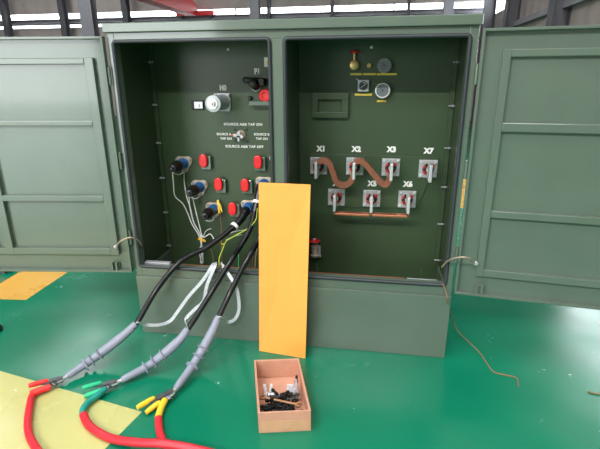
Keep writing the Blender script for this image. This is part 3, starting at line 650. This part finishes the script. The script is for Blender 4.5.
lw('drain_wire', [on(192.5, 197, .05), on(196, 212, .06), on(199.5, 226, .06), on(203, 237, .07), on(210, 234, .08), on(214, 239, .085)], .0034, WW, 'white wire from the middle left bushing with its end splayed to the right')
lw('drain_wire', [on(226, 236, .1), on(233, 232, .09), on(244, 230, .08)], .0018, WW, 'short white strand lying above the black cable, beside the yellow-green wire')
lw('drain_wire', [on(226, 240, .1), on(234, 236.5, .09), on(242, 234.5, .08)], .0018, WW, 'lower of the two short white strands beside the yellow-green wire')
lw('drain_wire', [on(203, 237, .07), on(206, 231, .08), on(211, 228.5, .085)], .002, WW, 'short white strand end sticking up right from the yellow tape tie')
p = on(201.5, 239.5, .07); g = MB(); g.obox(p, [Vector((.93, 0, -.36)), Vector((0, 1, 0)), Vector((.36, 0, .93))], [.022, .007, .0075], .002); g.bar(p+Vector((.014, 0, .0)), p+Vector((.03, -.004, -.012)), .008, .006)
tag(g.build('cable_tie', mat('yellow_tie', (228, 178, 40), .5), origin=p), 'small yellow tape tie round the bunch of white wires', 'tape')
p = on(219, 207, .05); g = MB()
g.bar(on(217.8, 200, .02), on(219.5, 213.5, .04), .014, .005, (0, 1, 0)); g.bar(on(219.5, 203, .02), on(222, 212, .045), .008, .005, (0, 1, 0))
tag(g.build('yellow_tag', YELG, origin=p), 'yellow marker strip hanging on the lowest left bushing flange', 'tag')
BRW = mat('brown_wire', (150, 110, 84), .6)
lw('brown_wire', [on(219.7, 213, .045), on(221, 225, .05), on(221.5, 240, .06), on(222, 262, .06)], .0022, BRW, 'brown wire hanging straight down from the yellow marker strip')
lw('brown_wire', [on(208, 243, .07), on(212, 252, .06), on(214, 264, .06)], .002, BRW, 'short brown wire right of the bunched white wires')
lw('copper_wire', [on(258, 236, .09), on(253.5, 250, .09), on(252.3, 268, .08)], .0024, COPPER, 'bare copper wire beside the left edge of the orange board')
lw('copper_wire', [on(259.5, 240, .08), on(256, 254, .08), on(255, 268, .08)], .0022, mat('pale_wire', (190, 160, 140), .5), 'pale pinkish wire close to the orange board, right of the copper one')
lw('earth_wire', [PY(257.5, 208, .2), PY(256, 219, .19), PY(250, 227, .17), PY(240, 233, .16), PY(232, 237.5, .16), PY(226, 241.5, .16), PY(222.5, 250, .15), PY(219.3, 258, .13), PY(219.3, 266, .06)], .0032, WGY, 'yellow-green earth wire crossing the black cables beside the orange board')
lw('earth_wire', [PY(220.5, 238, .2), PY(222, 244, .18), PY(226, 243, .165)], .003, YELG, 'short yellow wire branching off the yellow-green wire')
lw('green_wire', [PY(238, 245, .2), PY(238.7, 256, .17), PY(238.5, 267, .12)], .0026, GREENW, 'thin green wire hanging between the middle and right black cables')
# twine on the floor at the right
lw('twine', [PY(442.5, 283, -.012), PY(446, 292, -.022), PY(447.5, 302, -.03), R3(452, 318, .12), R3(458, 331, .02), R3(470, 343, .004), R3(480, 353, .004), R3(488, 365, .004), R3(494, 372, .004), R3(506, 375, .004), R3(516.5, 378, .004), R3(518.5, 386.5, .004)], .0036, TWINE, 'thin brown twine trailing from the cabinet sill across the green floor at right', 'twine')
lw('wire_offcut', [R3(588, 391.5, .004), R3(593, 393, .004), R3(603, 395, .004), R3(612, 396.5, .004)], .0042, TWINE, 'short brown wire offcut lying at the right edge of the floor', 'wire')
# bits at the left edge
p = PZ(-2.5, 331, 0); g = MB(); g.lathe(p+ez*.0, (0, 0, 1), [(0, .026), (.005, .03), (.03, .03), (.036, .024), (.036, .01), (.16, .01)], 20)
tag(g.build('rubber_foot', BLACKM, origin=p), 'dark round rubber foot cut off by the left edge, on the green floor', 'foot')
p = PZ(7.5, 274.5, 0); rb = thing('steel_skid', p, 'red steel skid on the floor behind the left door, above the amber stripe', 'skid')
g = MB(); g.box(p+Vector((-.9, 0, .03)), p+Vector((.0, .12, .1)), .008); g.build('beam', CRANER, rb)
g = MB(); g.box(p+Vector((-.1, .01, 0)), p+Vector((-.03, .11, .03))); g.build('skid_foot', DSTEEL, rb)
g = MB(); g.box(p+Vector((-.86, .01, 0)), p+Vector((-.79, .11, .03))); g.build('skid_foot', DSTEEL, rb)

# ------------------------------------------------------------------ light
LAMP = 420
sc = bpy.context.scene
wd = bpy.data.worlds.new('sky'); sc.world = wd; wd.use_nodes = True
bg = wd.node_tree.nodes['Background']; bg.inputs['Color'].default_value = (.93, .97, 1, 1); bg.inputs['Strength'].default_value = 10.5
def portal(loc, rot, sx, sy):
    l_ = bpy.data.lights.new('daylight_portal', 'AREA'); l_.shape = 'RECTANGLE'; l_.size = sx; l_.size_y = sy; l_.cycles.is_portal = True
    o = bpy.data.objects.new('daylight_portal', l_); C.objects.link(o); o.location = loc; o.rotation_euler = rot
portal(((GX0+GX1)/2, YF-.2, GZ/2), (math.pi/2, 0, 0), GX1-GX0, GZ)
portal((XR+.2, (RW0+RW1)/2, (RZ0+RZ1)/2), (0, math.pi/2, 0), RZ1-RZ0, RW1-RW0)
for a_, b_, c_, d_ in SK: portal(((a_+b_)/2, (c_+d_)/2, ZC+.2), (0, 0, 0), b_-a_, d_-c_)
# rows of linear hall lamps hanging under the roof
for k in range(5):
    lx = -9.6+k*2.8; q_ = Vector((lx, -10.5, 7.78))
    lf = thing('linear_lamp', q_, 'linear hall lamp under the roof behind the viewpoint', 'lamp', 'linear hall lamps')
    g = MB(); g.box(q_+Vector((-1.3, -.12, .03)), q_+Vector((1.3, .12, .12))); g.box(q_+Vector((-1.0, -.01, .12)), q_+Vector((-.98, .01, .22))); g.box(q_+Vector((.98, -.01, .12)), q_+Vector((1.0, .01, .22))); g.build('lamp_body', WHITE, lf)
    l_ = bpy.data.lights.new('lamp_tube', 'AREA'); l_.shape = 'RECTANGLE'; l_.size = 2.5; l_.size_y = .2; l_.energy = LAMP; l_.color = (1, .98, .95)
    o = bpy.data.objects.new('lamp_tube', l_); C.objects.link(o); o.location = q_; o.rotation_euler = (math.radians(25), 0, 0)
vs = sc.view_settings; vs.view_transform = 'Standard'; vs.look = 'None'; vs.gamma = 1; vs.use_curve_mapping = False; vs.exposure = 0.0
